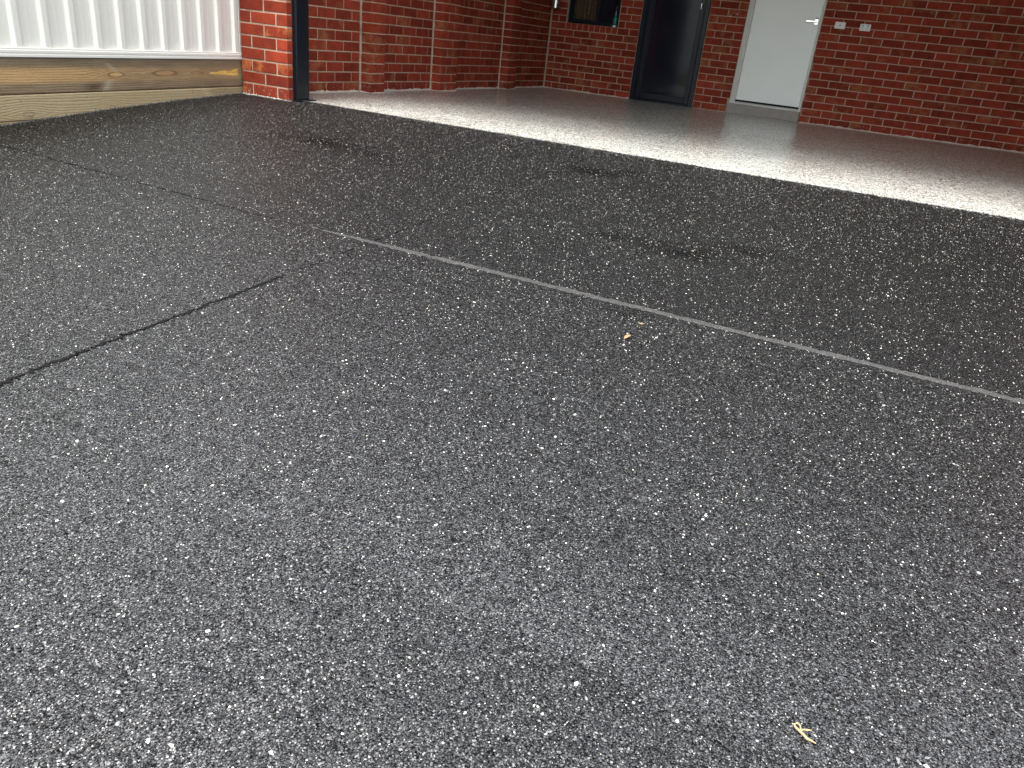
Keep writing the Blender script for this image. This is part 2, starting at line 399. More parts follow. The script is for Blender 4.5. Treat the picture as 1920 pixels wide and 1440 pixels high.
def strip(name, a, b, wid, mat, seg=.012, rough=.0016, lift=.004, taper=0, gap=0.):
    a = np.array(a); b = np.array(b); L = np.linalg.norm((b-a)[:2]); N = int(L/seg); d = (b-a)/L; nr_ = np.array([-d[1], d[0], 0]); nr_ /= np.linalg.norm(nr_)
    vs = []; fs = []; off = 0
    for i in range(N+1):
        t = i/N; p = a+(b-a)*t; off = off*.8+rng.normal(0, rough*.35)
        w = wid*(1+.07*rng.normal())
        if taper: w *= min(1, .25+t/taper)
        l = p+nr_*(w/2+rng.normal(0, rough)+off); r = p-nr_*(w/2+rng.normal(0, rough)-off)
        vs += [(l[0], l[1], gz(l[1])+lift-.0055), (l[0]-nr_[0]*.004, l[1]-nr_[1]*.004, gz(l[1])+lift), (r[0]+nr_[0]*.004, r[1]+nr_[1]*.004, gz(r[1])+lift), (r[0], r[1], gz(r[1])+lift-.0055)]
    for i in range(N):
        if gap and rng.random() < gap: continue
        for k in range(3): fs.append((4*i+k, 4*i+4+k, 4*i+5+k, 4*i+1+k))
    m_ = MB(); m_.add(vs, fs); return m_.build(name, mat, driveway, smooth=True)
strip('control_joint', gpix(585, 427), gpix(1925, 762)+np.array([2., 0, 0]), .028, M['joint_pale'], taper=.12, lift=.003, rough=.0022)
strip('control_joint', gpix(-200, 796), gpix(535, 516), .015, M['joint_dark'], seg=.007, rough=.0042, lift=.003, gap=.04)
strip('control_joint', gpix(553, 509), gpix(1098, 298), .007, M['joint_dark'], rough=.0022, lift=.0022, gap=.45)
strip('control_joint', gpix(-40, 262), gpix(560, 423), .012, M['joint_dark'], rough=.003, lift=.0022, gap=.4)

# pale flakes lying in the coating, and chips broken off along its edges
def chips(name, pts, sizes, mat, thick=.0005, tilt=.10, skirt=True):
    N = len(pts); K = 5
    ang = np.sort(rng.uniform(0, 2*np.pi, (N, K)), axis=1)*.25+np.linspace(0, 2*np.pi, K, endpoint=False)[None]*.75+rng.uniform(0, 6.28, (N, 1))
    rad = sizes[:, None]*rng.uniform(.6, 1.1, (N, K)); asp = rng.uniform(.45, 1, (N, 1))
    th = rng.uniform(0, 6.28, (N, 1)); x = rad*np.cos(ang); y = rad*np.sin(ang)*asp
    X = x*np.cos(th)-y*np.sin(th); Y = x*np.sin(th)+y*np.cos(th)
    tx = rng.normal(0, tilt, (N, 1)); ty = rng.normal(0, tilt, (N, 1)); Z = X*tx+Y*ty
    Z = Z-Z.min(axis=1, keepdims=True)*.6+thick
    top = np.stack([X, Y, Z], -1)+pts[:, None, :]; bot = np.stack([X*1.12, Y*1.12, Z-thick*2.4], -1)+pts[:, None, :]
    V = np.concatenate([top, bot], 1).reshape(-1, 3); base = np.arange(N)[:, None]*2*K
    t = base+np.arange(K)[None]
    side = np.stack([base+np.arange(K), base+(np.arange(K)+1) % K, base+K+(np.arange(K)+1) % K, base+K+np.arange(K)], -1)[..., [3, 2, 1, 0]]
    me = bpy.data.meshes.new(name)
    if skirt: loops = np.concatenate([t.reshape(-1), side.reshape(-1)]); tot = np.concatenate([np.full(N, K), np.full(N*K, 4)])
    else: V = top.reshape(-1, 3); loops = np.arange(N*K); tot = np.full(N, K)
    me.vertices.add(len(V)); me.vertices.foreach_set('co', V.reshape(-1)); me.loops.add(len(loops)); me.loops.foreach_set('vertex_index', loops.astype(np.int32))
    st = np.concatenate([[0], np.cumsum(tot)[:-1]]); me.polygons.add(len(tot)); me.polygons.foreach_set('loop_start', st.astype(np.int32)); me.polygons.foreach_set('loop_total', tot.astype(np.int32))
    me.update(); me.validate(); me.materials.append(mat)
    o = bpy.data.objects.new(name, me); link(o, driveway); tag(o, kind='stuff'); return o
gzv = np.vectorize(gz)
def scatter(N, y0, y1, x1=6.2, x0=-.05):
    x = rng.uniform(x0, x1, N); y = rng.uniform(y0, y1, N)
    k = x > fence_x(y)+.005; x = x[k]; y = y[k]
    keep = np.array([in_view((a, b, -.1), 250) for a, b in zip(x[::1], y[::1])])
    return x[keep], y[keep]
x, y = scatter(50000, -10.6, -5.73)
sz = np.clip(rng.lognormal(math.log(.0012), .48, len(x)), .0008, .0050)
chips('pale_flakes', np.stack([x, y, gzv(y)], -1), sz, M['white_flake'])
x, y = scatter(230000, -10.6, -8.4)
sz = np.clip(rng.lognormal(math.log(.0021), .32, len(x)), .0011, .0045)
chips('grey_flakes', np.stack([x, y, gzv(y)], -1), sz, M['grey_flake'], thick=.0006, tilt=.16, skirt=False)
# chips at the edges
P = []
for _ in range(2600):
    xx = rng.uniform(.4, 6.4); P.append((xx, YT+rng.normal(-.004, .006), .003))
for _ in range(900):
    yy = rng.uniform(-8.3, -5.82); P.append((fence_x(yy)+abs(rng.normal(0, .006))+.002, yy, gz(yy)+.002))
for _ in range(400):
    P.append((rng.uniform(-.09, .42), -5.822-abs(rng.normal(0, .006)), gz(-5.83)+.001))
P = np.array(P); chips('edge_chips', P, rng.uniform(.0015, .0045, len(P)), M['grey_flake'], .003, .5)

mb = MB(); mb.box(-.1, -5.735, -.3, 6.9, .18, 0.); gf = mb.build('garage_floor', M['gfloor']); tag(gf, kind='structure')
mb = MB(); mb.add([(-150, -150, -.62), (150, -150, -.62), (150, 150, -.62), (-150, 150, -.62)], [(0, 1, 2, 3)]); tag(mb.build('ground', M['lawn']), kind='structure')
mb = MB(); mb.add([(-150, -26, -.6), (150, -26, -.6), (150, -18, -.6), (-150, -18, -.6)], [(0, 1, 2, 3)]); tag(mb.build('road', M['asphalt']), kind='structure')
mb = MB(); mb.add([(-12, -16, -.6), (fence_x(-16)-.07, -16, -.6), (fence_x(-5.8)-.07, -5.8, -.6), (-.12, 6, -.6), (-12, 6, -.6), (-12, -16, .22), (fence_x(-16)-.07, -16, .22), (fence_x(-5.8)-.07, -5.8, .22), (-.12, 6, .22), (-12, 6, .22)],
    [(5, 6, 7, 8, 9), (0, 1, 6, 5), (1, 2, 7, 6), (2, 3, 8, 7), (3, 4, 9, 8), (4, 0, 5, 9)]); tag(mb.build('neighbouring_lawn', M['lawn']), kind='structure')

# ---------------------------------------------------------------- brickwork
H = .086; cache = {}
def brick_mesh(L, Hh, D, mat):
    key = (round(L, 3), round(Hh, 3), round(D, 3), mat.name, random.randrange(3))
    if key in cache: return cache[key]
    c = .0028; l, h, d = key[0]/2, key[1]/2, key[2]
    j = lambda: random.uniform(-.0009, .0009)
    # local: x along, y depth (front face at y=0 looking -y), z up
    vs = [(-l, d, -h), (l, d, -h), (l, d, h), (-l, d, h), (-l+j(), c, -h+j()), (l+j(), c, -h+j()), (l+j(), c, h+j()), (-l+j(), c, h+j()),
          (-l+c+j(), 0, -h+c+j()), (l-c+j(), 0, -h+c+j()), (l-c+j(), 0, h-c+j()), (-l+c+j(), 0, h-c+j())]
    fs = [(8, 9, 10, 11)]
    for a in range(4):
        b = (a+1) % 4; fs += [(4+a, 4+b, 8+b, 8+a), (a, b, 4+b, 4+a)]
    m_ = MB(); m_.add(vs, fs); me = m_.mesh('brick', mat); cache[key] = me; return me
ROT = {'-y': 0., '+x': math.pi/2, '-x': -math.pi/2, '+y': math.pi}
class Wall:
    def __init__(s, root, mat): s.root = root; s.mat = mat; s.rest = MB(); s.n = 0
    def brick(s, face, plane, a0, a1, z0, z1, D=.06, jit=.0009):
        """a0..a1 along the wall in world coordinate; plane = world coordinate of the face"""
        L = a1-a0; 
        if L < .006: return
        ca = (a0+a1)/2; cz = (z0+z1)/2; pr = random.uniform(-jit, jit)
        loc = {'-y': (ca, plane+pr, cz), '+x': (plane+pr, ca, cz), '-x': (plane+pr, ca, cz), '+y': (ca, plane+pr, cz)}[face]
        if in_view(loc) and s.n < 298:
            o = bpy.data.objects.new('brick', brick_mesh(L, z1-z0, D, s.mat)); link(o, s.root)
            o.location = loc; o.rotation_euler = (random.uniform(-.003, .003), 0, ROT[face]+random.uniform(-.003, .003)); s.n += 1
        else:
            e = D
            b = {'-y': (a0, plane, a1, plane+e), '+y': (a0, plane-e, a1, plane), '+x': (plane-e, a0, plane, a1), '-x': (plane, a0, plane+e, a1)}[face]
            s.rest.box(b[0], b[1], z0, b[2], b[3], z1)
    def course(s, face, plane, joints, c, D=.06):
        z0, z1 = (c-1)*H+.005, c*H-.005
        for a, b in zip(joints[:-1], joints[1:]): s.brick(face, plane, a+.005, b-.005, z0, z1, D)
    def finish(s, name='upper_brickwork'):
        if s.rest.v: tag(s.rest.build(name, s.mat, s.root), kind='stuff')
def joints(a, b, start, step=.24, tol=.02):
    k = math.ceil((a-start)/step); js = [a]
    while start+k*step < b:
        v = start+k*step
        if v-js[-1] > tol and b-v > tol: js.append(v)
        k += 1
    return js+[b]
NC = 29   # courses to the ceiling
ZC = NC*H
# back wall ------------------------------------------------------
bw = empty('brick_wall', (3, 0, 0)); tag(bw, 'dark red brick wall at the back of the carport, holding both doors and the window', 'wall')
bw.location = (0, 0, 0)
W = Wall(bw, M['brick'])
for c in range(1, NC+1):
    z = (c-1)*H; odd = c % 2
    segs = []
    left = [0.012]+[x for x in ((.12, .36, .60, .84, 1.08) if odd else (.24, .48, .72, .96, 1.15))]+[1.285]
    if c >= 25: 
        W.course('-y', 0, joints(.012, 6.4, .12 if odd else .24), c); continue
    if c == 10:
        W.course('-y', 0, [0.012, .235], c); W.course('-y', 0, [.985, 1.15, 1.285], c)
    elif 11 <= c <= 22:
        W.course('-y', 0, [0.012, .12, .235] if odd else [0.012, .235], c)
        W.course('-y', 0, ([.985, 1.08, 1.285] if odd else [.985, 1.15, 1.285]), c)
    else:
        W.course('-y', 0, left, c)
    xl = 2.614 if z < .1 else 2.640
    W.course('-y', 0, [2.168, 2.283, 2.523, xl] if odd else [2.168, 2.403, xl], c)
    sh = 0 if c < 10 else -.016
    W.course('-y', 0, joints(3.535, 6.4, (3.667 if odd else 3.547)+sh, tol=.011), c)
# soldier bricks under the window
for i in range(9):
    a = .235+i*.0833; W.brick('-y', -.002, a+.005, a+.0833-.005, .780, .859, jit=.0015)
W.finish()
mb = MB(); g = .0045
# mortar core behind the bricks, with the openings left free
for (x0, x1, z0, z1) in [(0, .238, 0, ZC), (.238, .98, 0, .861), (.238, .98, 1.95, ZC), (.98, 1.287, 0, ZC), (1.287, 2.167, 2.06, ZC), (2.167, 2.612, 0, ZC), (2.612, 2.638, .12, ZC), (2.638, 3.537, 2.16, ZC), (3.537, 6.4, 0, ZC)]:
    mb.box(x0, g, z0, x1, .11, z1)
mb.build('mortar_bed', M['mortar'], bw)
# side wall with attached piers ----------------------------------
sw = empty('brick_wall'); tag(sw, 'left red brick carport wall with three attached brick piers along it', 'wall')
W = Wall(sw, M['brick'])
PIERS = [(-4.367, -4.137), (-3.09, -2.74), (-1.443, -1.213)]; PD = .12
for c in range(1, NC+1):
    odd = c % 2; st = -.06 if odd else -.18
    edges = [(-5.708, PIERS[0][0]-.012), (PIERS[0][1], PIERS[1][0]-.012), (PIERS[1][1], PIERS[2][0]-.012), (PIERS[2][1], -.012)]
    for a, b in edges: W.course('+x', 0, joints(a, b, st, tol=.03), c)
    for i, (a, b) in enumerate(PIERS):
        z0, z1 = (c-1)*H+.005, c*H-.005
        if i == 1:
            k = a+(.115 if odd else .235)
            parts_ = [(a, k-.005), (k+.005, b)]
        else: parts_ = [(a, b)]
        for (p, q) in parts_:   # each pier brick is a whole brick standing proud of the wall
            o_in = in_view((PD, (p+q)/2, (z0+z1)/2)) and W.n < 298
            if o_in:
                key = ('pier', round(q-p, 3), random.randrange(3))
                if key not in cache:
                    m_ = MB(); m_.box(-PD+.004, -(q-p)/2, -.038, 0, (q-p)/2, .038, bev=.003); cache[key] = m_.mesh('brick', M['brick'])
                o = bpy.data.objects.new('brick', cache[key]); link(o, sw); o.location = (PD+random.uniform(-.001, .001), (p+q)/2+random.uniform(-.001, .001), (z0+z1)/2); W.n += 1
            else: W.rest.box(.004, p, z0, PD, q, z1)
W.finish()
mb = MB(); mb.box(-.11, -5.708, 0, -g, .11, ZC)
for a, b in PIERS: mb.box(-g, a+g, 0, PD-g, b-g, ZC)
mb.build('mortar_bed', M['mortar'], sw)
# pale pointing run down the inside corners, irregular
def bead(parent, x, y, sx, sy, w=.009, name='corner_pointing', ztop=ZC):
    m_ = MB(); pts = []; zz = 0
    vs = []; N = 120
    for i in range(N+1):
        z = ztop*i/N; w1_ = w*(1+.18*rng.normal())+.003*math.exp(-z*9)
        w2_ = w*(1+.15*rng.normal())+.003*math.exp(-z*9)
        vs += [(x+sx*w1_, y-.0*sy, z), (x+sx*w1_*.5, y+sy*w2_*.5, z), (x, y+sy*w2_, z)]
        vs[-3] = (x+sx*w1_, y+sy*.0005, z)
    fs = []
    for i in range(N):
        for k in range(2): fs.append((3*i+k, 3*i+k+1, 3*i+4+k, 3*i+3+k))
    m_.add(vs, fs); m_.build(name, M['mortar'], parent, smooth=True)
for a, b in PIERS: bead(sw, .0, a, 1, -1, .011)
bead(bw, 0, 0, 1, -1, .011)
# crusty mortar along the foot of the walls
def crust(parent, pts, out, name='mortar_crust', hh=.010):
    vs = []; fs = []; k = 0
    for (a, b) in zip(pts[:-1], pts[1:]):
        a = np.array(a, float); b = np.array(b, float); L = np.linalg.norm(b-a); N = max(2, int(L/.011)); t0 = len(vs)
        hr = hh*.5
        for i in range(N+1):
            p = a+(b-a)*i/N; hr = max(.0015, min(.026, hr*.8+abs(rng.normal(0, hh*.35)))); w = abs(rng.normal(.006, .003))
            o = np.array(out)
            vs += [(p[0]-o[0]*.003, p[1]-o[1]*.003, hr), (p[0]+o[0]*w*.5, p[1]+o[1]*w*.5, hr*.7), (p[0]+o[0]*(w+.004), p[1]+o[1]*(w+.004), -.001)]
        for i in range(N):
            for q in range(2): fs.append((t0+3*i+q, t0+3*i+3+q, t0+3*i+4+q, t0+3*i+1+q))
    m_ = MB(); m_.add(vs, fs); o = m_.build(name, M['crust'], parent)
crust(bw, [(0, 0), (1.285, 0)], (0, -1), hh=.012); crust(bw, [(2.168, 0), (2.612, 0)], (0, -1), hh=.006); crust(bw, [(3.54, 0), (6.4, 0)], (0, -1), hh=.011)
ed = [-5.70]
for a, b in PIERS: ed += [a, b]
ed += [0]
for i in range(0, len(ed), 2): crust(sw, [(0, ed[i]), (0, ed[i+1])], (1, 0), hh=.013)
for a, b in PIERS: crust(sw, [(PD, a), (PD, b)], (1, 0), hh=.007); crust(sw, [(0, a), (PD, a)], (0, -1), hh=.009)
# weep hole: missing mortar at the foot of the first brick
mb = MB(); mb.box(.155, -.003, .004, .225, .002, .022); mb.build('weep_hole', M['dark'], bw)
# right wall, out of the picture
rw = empty('brick_wall'); tag(rw, 'brick wall closing the right side of the carport', 'wall')
W = Wall(rw, M['brick'])
for c in range(1, NC+1): W.course('-x', 6.4, joints(-5.82, 0, -.06 if c % 2 else -.18), c); W.course('-y', -5.82, [6.4, 6.63, 6.87] if c % 2 else [6.4, 6.52, 6.75, 6.87], c)
W.finish('brickwork'); mb = MB(); mb.box(6.4+g, -5.82+g, -.3, 6.87, .11, ZC); mb.build('mortar_bed', M['mortar'], rw)
mb = MB(); mb.box(-.11, .18, -.3, 6.9, 3.0, ZC+.001); mb.box(-.16, -.0, -.3, -.1105, .179, ZC+.001); hb = mb.build('house_light_block', M['dark']); tag(hb, kind='structure')  # unseen solid block, added to keep sky light from leaking in behind the wall
# pillar ---------------------------------------------------------
pl = empty('brick_pillar'); tag(pl, 'orange red brick pillar between the white fence and the black steel post', 'pillar')
W = Wall(pl, M['brick_old'])
X0, X1, Y0, Y1 = -.065, .390, -5.82, -5.712
for c in range(-1, NC+1):
    odd = c % 2
    z0, z1 = (c-1)*H+.006, c*H-.004
    segs = [(X0, .040), (.040, .283), (.283, X1)] if odd else [(X0, .166), (.166, X1)]
    for k, (a, b) in enumerate(segs):
        a_ = a+(.005 if k else 0); b_ = b-(.005 if k < len(segs)-1 else 0)
        if in_view(((a+b)/2, Y0, (z0+z1)/2)) and c > 0:
            m_ = MB(); d = .11 if (k < len(segs)-1 or not odd) else .23
            jx = random.uniform(-.0015, .0015); m_.box(a_, Y0+jx, z0+random.uniform(-.001, .001), b_, Y0+d, z1+random.uniform(-.001, .001), bev=.0035)
            cx, cz = (a_+b_)/2, (z0+z1)/2; m_.v = [(v[0]-cx, v[1]-Y0, v[2]-cz) for v in m_.v]
            m_.build('brick', M['brick_old'], pl, loc=(cx, Y0, cz))
        else: W.rest.box(a_, Y0, z0, b_, Y0+.11, z1)
W.finish(); mb = MB(); mb.box(X0+g, Y0+g, -.3, X1-g, Y1-.003, ZC); mb.build('mortar_bed', M['mortar'], pl)
mb = MB()
vs = []; fs = []
N = 60
for i in range(N+1):
    x = X0+(X1-X0)*i/N; h_ = .004+abs(rng.normal(0, .006))
    vs += [(x, Y0-.001, gz(Y0)+h_), (x, Y0-.006-abs(rng.normal(0, .003)), gz(Y0)-.002)]
for i in range(N): fs.append((2*i, 2*i+1, 2*i+3, 2*i+2))
mb.add(vs, fs); mb.build('mortar_crust', M['crust'], pl)

# ---------------------------------------------------------------- steel post
post = empty('steel_post'); tag(post, 'glossy black square steel post bolted down beside the brick pillar', 'post')
def rounded_prism(m_, x0, x1, y0, y1, z0, z1, r, n=4):
    ring = []
    for (cx, cy, a0) in ((x1-r, y1-r, 0), (x0+r, y1-r, 90), (x0+r, y0+r, 180), (x1-r, y0+r, 270)):
        for k in range(n+1): a = R(a0+90*k/n); ring.append((cx+r*math.cos(a), cy+r*math.sin(a)))
    m = len(ring); vs = [(a, b, z0) for a, b in ring]+[(a, b, z1) for a, b in ring]
    m_.add(vs, [(i, (i+1) % m, m+(i+1) % m, m+i) for i in range(m)]+[tuple(range(m-1, -1, -1)), tuple(range(m, 2*m))])
mb = MB(); rounded_prism(mb, .33, .430, -5.762, -5.616, .010, 2.35, .008); mb.build('shaft', M['black'], post, smooth=True)
mb = MB(); rounded_prism(mb, .395, .452, -5.775, -5.565, .0015, .0085, .006); mb.build('base_plate', M['black'], post, smooth=True)
mb = MB(); mb.lathe(.441, -5.585, [(.007, .009), (.007, .016), (.004, .019)], 6); mb.build('bolt', M['steel'], post)

# ---------------------------------------------------------------- roof
rf = empty('carport_roof'); tag(rf, 'carport roof with dark fascia and ceiling lining', 'roof')
mb = MB(); mb.box(-.45, -5.60, ZC+.002, 6.9, .6, ZC+.04); mb.build('ceiling', M['plaster'], rf)
mb = MB(); mb.box(.34, -5.76, 2.352, 6.4, -5.61, 2.60, bev=.004); mb.build('beam', M['black'], rf)
mb = MB(); mb.box(-.5, -5.80, 2.602, 6.95, -5.77, 2.80); mb.build('fascia', M['black'], rf)
mb = MB(); mb.add([(-.5, -5.86, 2.77), (6.95, -5.86, 2.77), (6.95, 3, 5.6), (-.5, 3, 5.6), (-.5, -5.86, 2.81), (6.95, -5.86, 2.81), (6.95, 3, 5.64), (-.5, 3, 5.64)],
    [(0, 3, 2, 1), (4, 5, 6, 7), (0, 1, 5, 4), (1, 2, 6, 5), (2, 3, 7, 6), (3, 0, 4, 7)]); mb.build('roof_panel', M['roof'], rf)

# ---------------------------------------------------------------- fence and sleepers
def fpt(s, n_, z):   # s metres from the pillar towards the street, n_ out towards the driveway
    nx, ny = FA[1], -FA[0]
    return (FP[0]-FA[0]*s+nx*n_, FP[1]-FA[1]*s+ny*n_, z)
FL = 9.2
fe = empty('steel_fence'); tag(fe, 'off-white ribbed steel fence standing on the timber sleepers', 'fence')
def rib_sheet(s0, s1, first, z0, z1):
    prof = [(s0, 0.)]; k = 0
    while True:
        c = first+.1895*k
        if c-.035 > s0 and c+.035 < s1: prof += [(c-.032, 0), (c-.029, .0035), (c-.021, .019), (c-.017, .021), (c+.017, .021), (c+.021, .019), (c+.029, .0035), (c+.032, 0)]
        if c > s1: break
        # faint swage in the pan
        m1 = c+.095
        if m1+.02 < s1 and m1-.02 > s0: prof += [(m1-.012, 0), (m1-.006, .0007), (m1+.006, .0007), (m1+.012, 0)]
        k += 1
    prof.append((s1, 0.)); vs = []; 
    for (s, n_) in prof: vs += [fpt(s, n_-.018, z0), fpt(s, n_-.018, z1)]
    m_ = MB(); m_.add(vs, [(2*i, 2*i+2, 2*i+3, 2*i+1) for i in range(len(prof)-1)]); return m_
first = .10
sheets = [(0.0, 2.28), (2.34, 4.66), (4.72, 7.04), (7.10, FL)]
for i, (a, b) in enumerate(sheets):
    m_ = rib_sheet(a, b, first+.1895*round((a-first)/.1895) if i else .0445, .262, 2.02); m_.build('fence_sheet', M['fence'], fe)
    m_ = MB()
    def rail(z0, z1):
        pr = [(-.030, z0), (.012, z0), (.014, z0+.003), (.014, z0+.014), (.0105, z0+.017), (.0105, z0+.021), (.0135, z0+.024), (.0135, z1-.014), (.010, z1-.011), (.010, z1-.002), (.007, z1), (-.030, z1)]
        if z1 > 1: pr = [(n_, z0+z1-z) for n_, z in pr][::-1]
        vs = [fpt(a, n_, z) for n_, z in pr]+[fpt(b, n_, z) for n_, z in pr]; K = len(pr)
        m_ = MB(); m_.add(vs, [(q, (q+1) % K, K+(q+1) % K, K+q) for q in range(K)]+[tuple(range(K)), tuple(range(2*K-1, K-1, -1))]); return m_
    rail(.247, .297).build('rail', M['fence'], fe); rail(1.985, 2.035).build('rail', M['fence'], fe)
for s in (-.012, 2.31, 4.69, 7.07, FL+.03):
    m_ = MB(); vs = [fpt(s+a, b, z) for z in (.20, 2.06) for a, b in ((-.028, -.035), (.028, -.035), (.028, .012), (-.028, .012))]
    if s < 0: vs = [fpt(s+a, b, z) for z in (.246, 2.06) for a, b in ((-.0, -.035), (.022, -.035), (.022, .004), (-.0, .004))]
    m_.add(vs, [(0, 3, 2, 1), (4, 5, 6, 7), (0, 1, 5, 4), (1, 2, 6, 5), (2, 3, 7, 6), (3, 0, 4, 7)]); m_.build('post', M['fence'], fe)

tw = empty('timber_wall'); tag(tw, 'low retaining wall of treated pine sleepers under the white fence', 'retaining wall')
def sm(e0, e1, x): t = np.clip((x-e0)/(e1-e0), 0, 1); return t*t*(3-2*t)
def vnoise(S, Z, fs, fz, seed):
    r = np.random.default_rng(seed); G = r.random((64, 512)); a = S*fs; b = Z*fz
    i = np.floor(a).astype(int); j = np.floor(b).astype(int); u = a-i; v = b-j; u = u*u*(3-2*u); v = v*v*(3-2*v)
    g = lambda ii, jj: G[jj % 64, ii % 512]
    return (g(i, j)*(1-u)+g(i+1, j)*u)*(1-v)+(g(i, j+1)*(1-u)+g(i+1, j+1)*u)*v
def sleeper(s0, s1, z0, z1, style, seed, tilt0=0., depth=.075, nout=0.):
    fine = s0 < 2.6
    ns = int((s1-s0)/(.0045 if fine else .02)); nz = 44 if fine else 8
    S, Z = np.meshgrid(np.linspace(s0, s1, ns), np.linspace(0, 1, nz)); hh = (z1-z0)
    zz = z0+Z*hh; r = np.random.default_rng(seed)
    # knots: (s, z fraction, length, height, strength)
    K = {'top': [(1.27, .50, .10, .10, 1.), (.83, .53, .17, .12, 1.), (.51, .52, .10, .06, 1.)],
         'second': [(1.33, .30, .05, .20, 1.6), (1.95, .22, .08, .26, 1.6), (.40, .95, .05, .5, .6)],
         'plain': [(r.uniform(s0, s1), r.uniform(.3, .7), .08, .15, 1.) for _ in range(2)]}[style]
    warp = np.zeros_like(S); eye = np.zeros_like(S)
    for (ks, kz, kl, kh, st) in K:
        d = np.sqrt(((S-ks)/kl)**2+((Z-kz)/kh)**2); warp += st*np.sign(Z-kz)*np.exp(-d*d*.35)*-.16
        eye = np.maximum(eye, np.exp(-(d*1.0)**4))
    rings = Z+warp+.10*(vnoise(S, Z, 1.7, 1.2, seed)-.5)+.03*(vnoise(S, Z, 6, 6, seed+1)-.5)
    fr = 13 if style == 'top' else 8
    lat = .5+.5*np.sin(rings*fr*2*np.pi+2.5*vnoise(S, Z, 2.5, 4, seed+2)); lat = lat**3
    dirt = vnoise(S, Z, 3, 5, seed+3)*.6+vnoise(S, Z, 11, 9, seed+4)*.4
    n2 = vnoise(S, Z, 40, 30, seed+5)
    def C(c): return np.array(c)[None, None, :]*np.ones(S.shape+(1,))
    e = lambda a: a[..., None]
    if style == 'top':
        edge = C((.25, .185, .115)); mid = C((.55, .36, .165))
        band = sm(.20, .38, Z)*(1-sm(.62, .80, Z))
        band = band*(.45+.55*sm(1.0, 1.6, S))*(1-.35*dirt)
        col = edge*(1-e(band))+mid*e(band)
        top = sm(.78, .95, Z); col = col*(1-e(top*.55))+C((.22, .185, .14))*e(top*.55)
        col *= e(1-.30*lat); col = col*e(.75+.5*dirt)
        # eyes of the knots
        for (ks, kz, kl, kh, st), cc in zip(K, ((.62, .40, .16), (.48, .24, .11), (.34, .19, .09))):
            d = np.sqrt(((S-ks)/(kl*.62))**2+((Z-kz)/(kh*.75))**2); d = d+.25*(vnoise(S, Z, 20, 12, seed+9)-.5); m1 = 1-sm(.55, 1.05, d); rg = sm(.70, .95, d)*(1-sm(1.0, 1.35, d))
            col = col*(1-e(m1*.6))+C(cc)*e(m1*.6); col = col*(1-e(rg*.6))+C((.14, .065, .03))*e(rg*.6)
        # torn raw wood near the pillar
        ws = np.clip((.385-S)/.33, 0, 1)
        up = .025+.10*ws*(.6+.8*vnoise(S, Z*0, 24, 1, seed+10)); dn = .02+.10*ws*(.7+.6*vnoise(S, Z*0+5, 15, 1, seed+12))
        tm = (S > .05)*(S < .385-.03*n2)*(Z < .51+up)*(Z > .51-dn)*~((np.abs(Z-.535) < .014)*(S < .17))
        streak = .75+.5*vnoise(S, Z, 30, 60, seed+8)
        col = np.where(e(tm), C((.72, .47, .12))*e(streak), col)
        # pale tear and dark smudge beside the split knot
        t1 = np.exp(-(((S-1.335+.12*(Z-.3))/.035)**2))*(Z < .33); col = col*(1-e(t1*.6))+C((.42, .36, .27))*e(t1*.6)
        t2 = np.exp(-(((S-1.46)/.07)**2+((Z-.13)/.12)**2)); col = col*(1-e(t2*.6))
        t3 = np.exp(-(((S-1.31-.3*(Z-.75))/.02)**2))*(Z > .6)*(Z < .85); col = col*(1-e(t3*.5))+C((.45, .4, .3))*e(t3*.5)
    elif style == 'second':
        col = C((.38, .30, .165)); col = col*e(1-.17*lat); col = col*(1-e(dirt*.30))+C((.48, .43, .32))*e(dirt*.30)
        for (ks, kz, kl, kh, st) in K[:2]:
            d = np.sqrt(((S-ks)/(kl*.5))**2+((Z-kz)/(kh*.5))**2); rg = sm(.55, .8, d)*(1-sm(.9, 1.2, d))
            col = col*(1-e(rg*.45))+C((.16, .12, .07))*e(rg*.45); m1 = 1-sm(.3, .6, d); col = col*(1-e(m1*.4))+C((.36, .29, .2))*e(m1*.4)
        t1 = np.exp(-(((S-.40-.12*(Z-.5))/.018)**2)); col = col*(1-e(t1*.6))+C((.45, .38, .27))*e(t1*.6)
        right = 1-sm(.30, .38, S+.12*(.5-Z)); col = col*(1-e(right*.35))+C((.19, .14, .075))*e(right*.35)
        for _ in range(14):
            a, b = r.uniform(.1, 2.2), r.uniform(.1, .9); t = np.exp(-(((S-a)/.005)**2+((Z-b)/.03)**2)); col = col*(1-e(t*.75))
    else:
        col = C((.31, .235, .13))*e(1-.3*lat)*e(.8+.4*dirt)
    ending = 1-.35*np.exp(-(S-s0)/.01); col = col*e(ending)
    out = nout+.0012*(lat-.5)*-1+.0006*(n2-.5)-.004*(np.exp(-Z/.02)+np.exp(-(1-Z)/.02))
    P0 = np.array([fpt(0, 0, 0)]); nx, ny = FA[1], -FA[0]
    tz = tilt0*(1-np.clip((S-s0)/(s1-s0), 0, 1))
    X = FP[0]-FA[0]*S+nx*out; Y = FP[1]-FA[1]*S+ny*out
    V = np.stack([X, Y, zz+tz], -1).reshape(-1, 3).tolist(); base = len(V)
    fs = [(j*ns+i, j*ns+i+1, (j+1)*ns+i+1, (j+1)*ns+i) for j in range(nz-1) for i in range(ns-1)]
    for (a, b) in ((s0, z0), (s1, z0), (s1, z1), (s0, z1)): V.append(fpt(a, nout-depth, b))
    fs += [tuple(range(ns-1, -1, -1))+(base, base+1), tuple((nz-1)*ns+i for i in range(ns))+(base+2, base+3), (base, base+3, base+2, base+1),
           tuple(j*ns for j in range(nz))+(base+3, base), tuple(j*ns+ns-1 for j in range(nz-1, -1, -1))+(base+1, base+2)]
    me = bpy.data.meshes.new('sleeper'); me.from_pydata(V, [], fs)
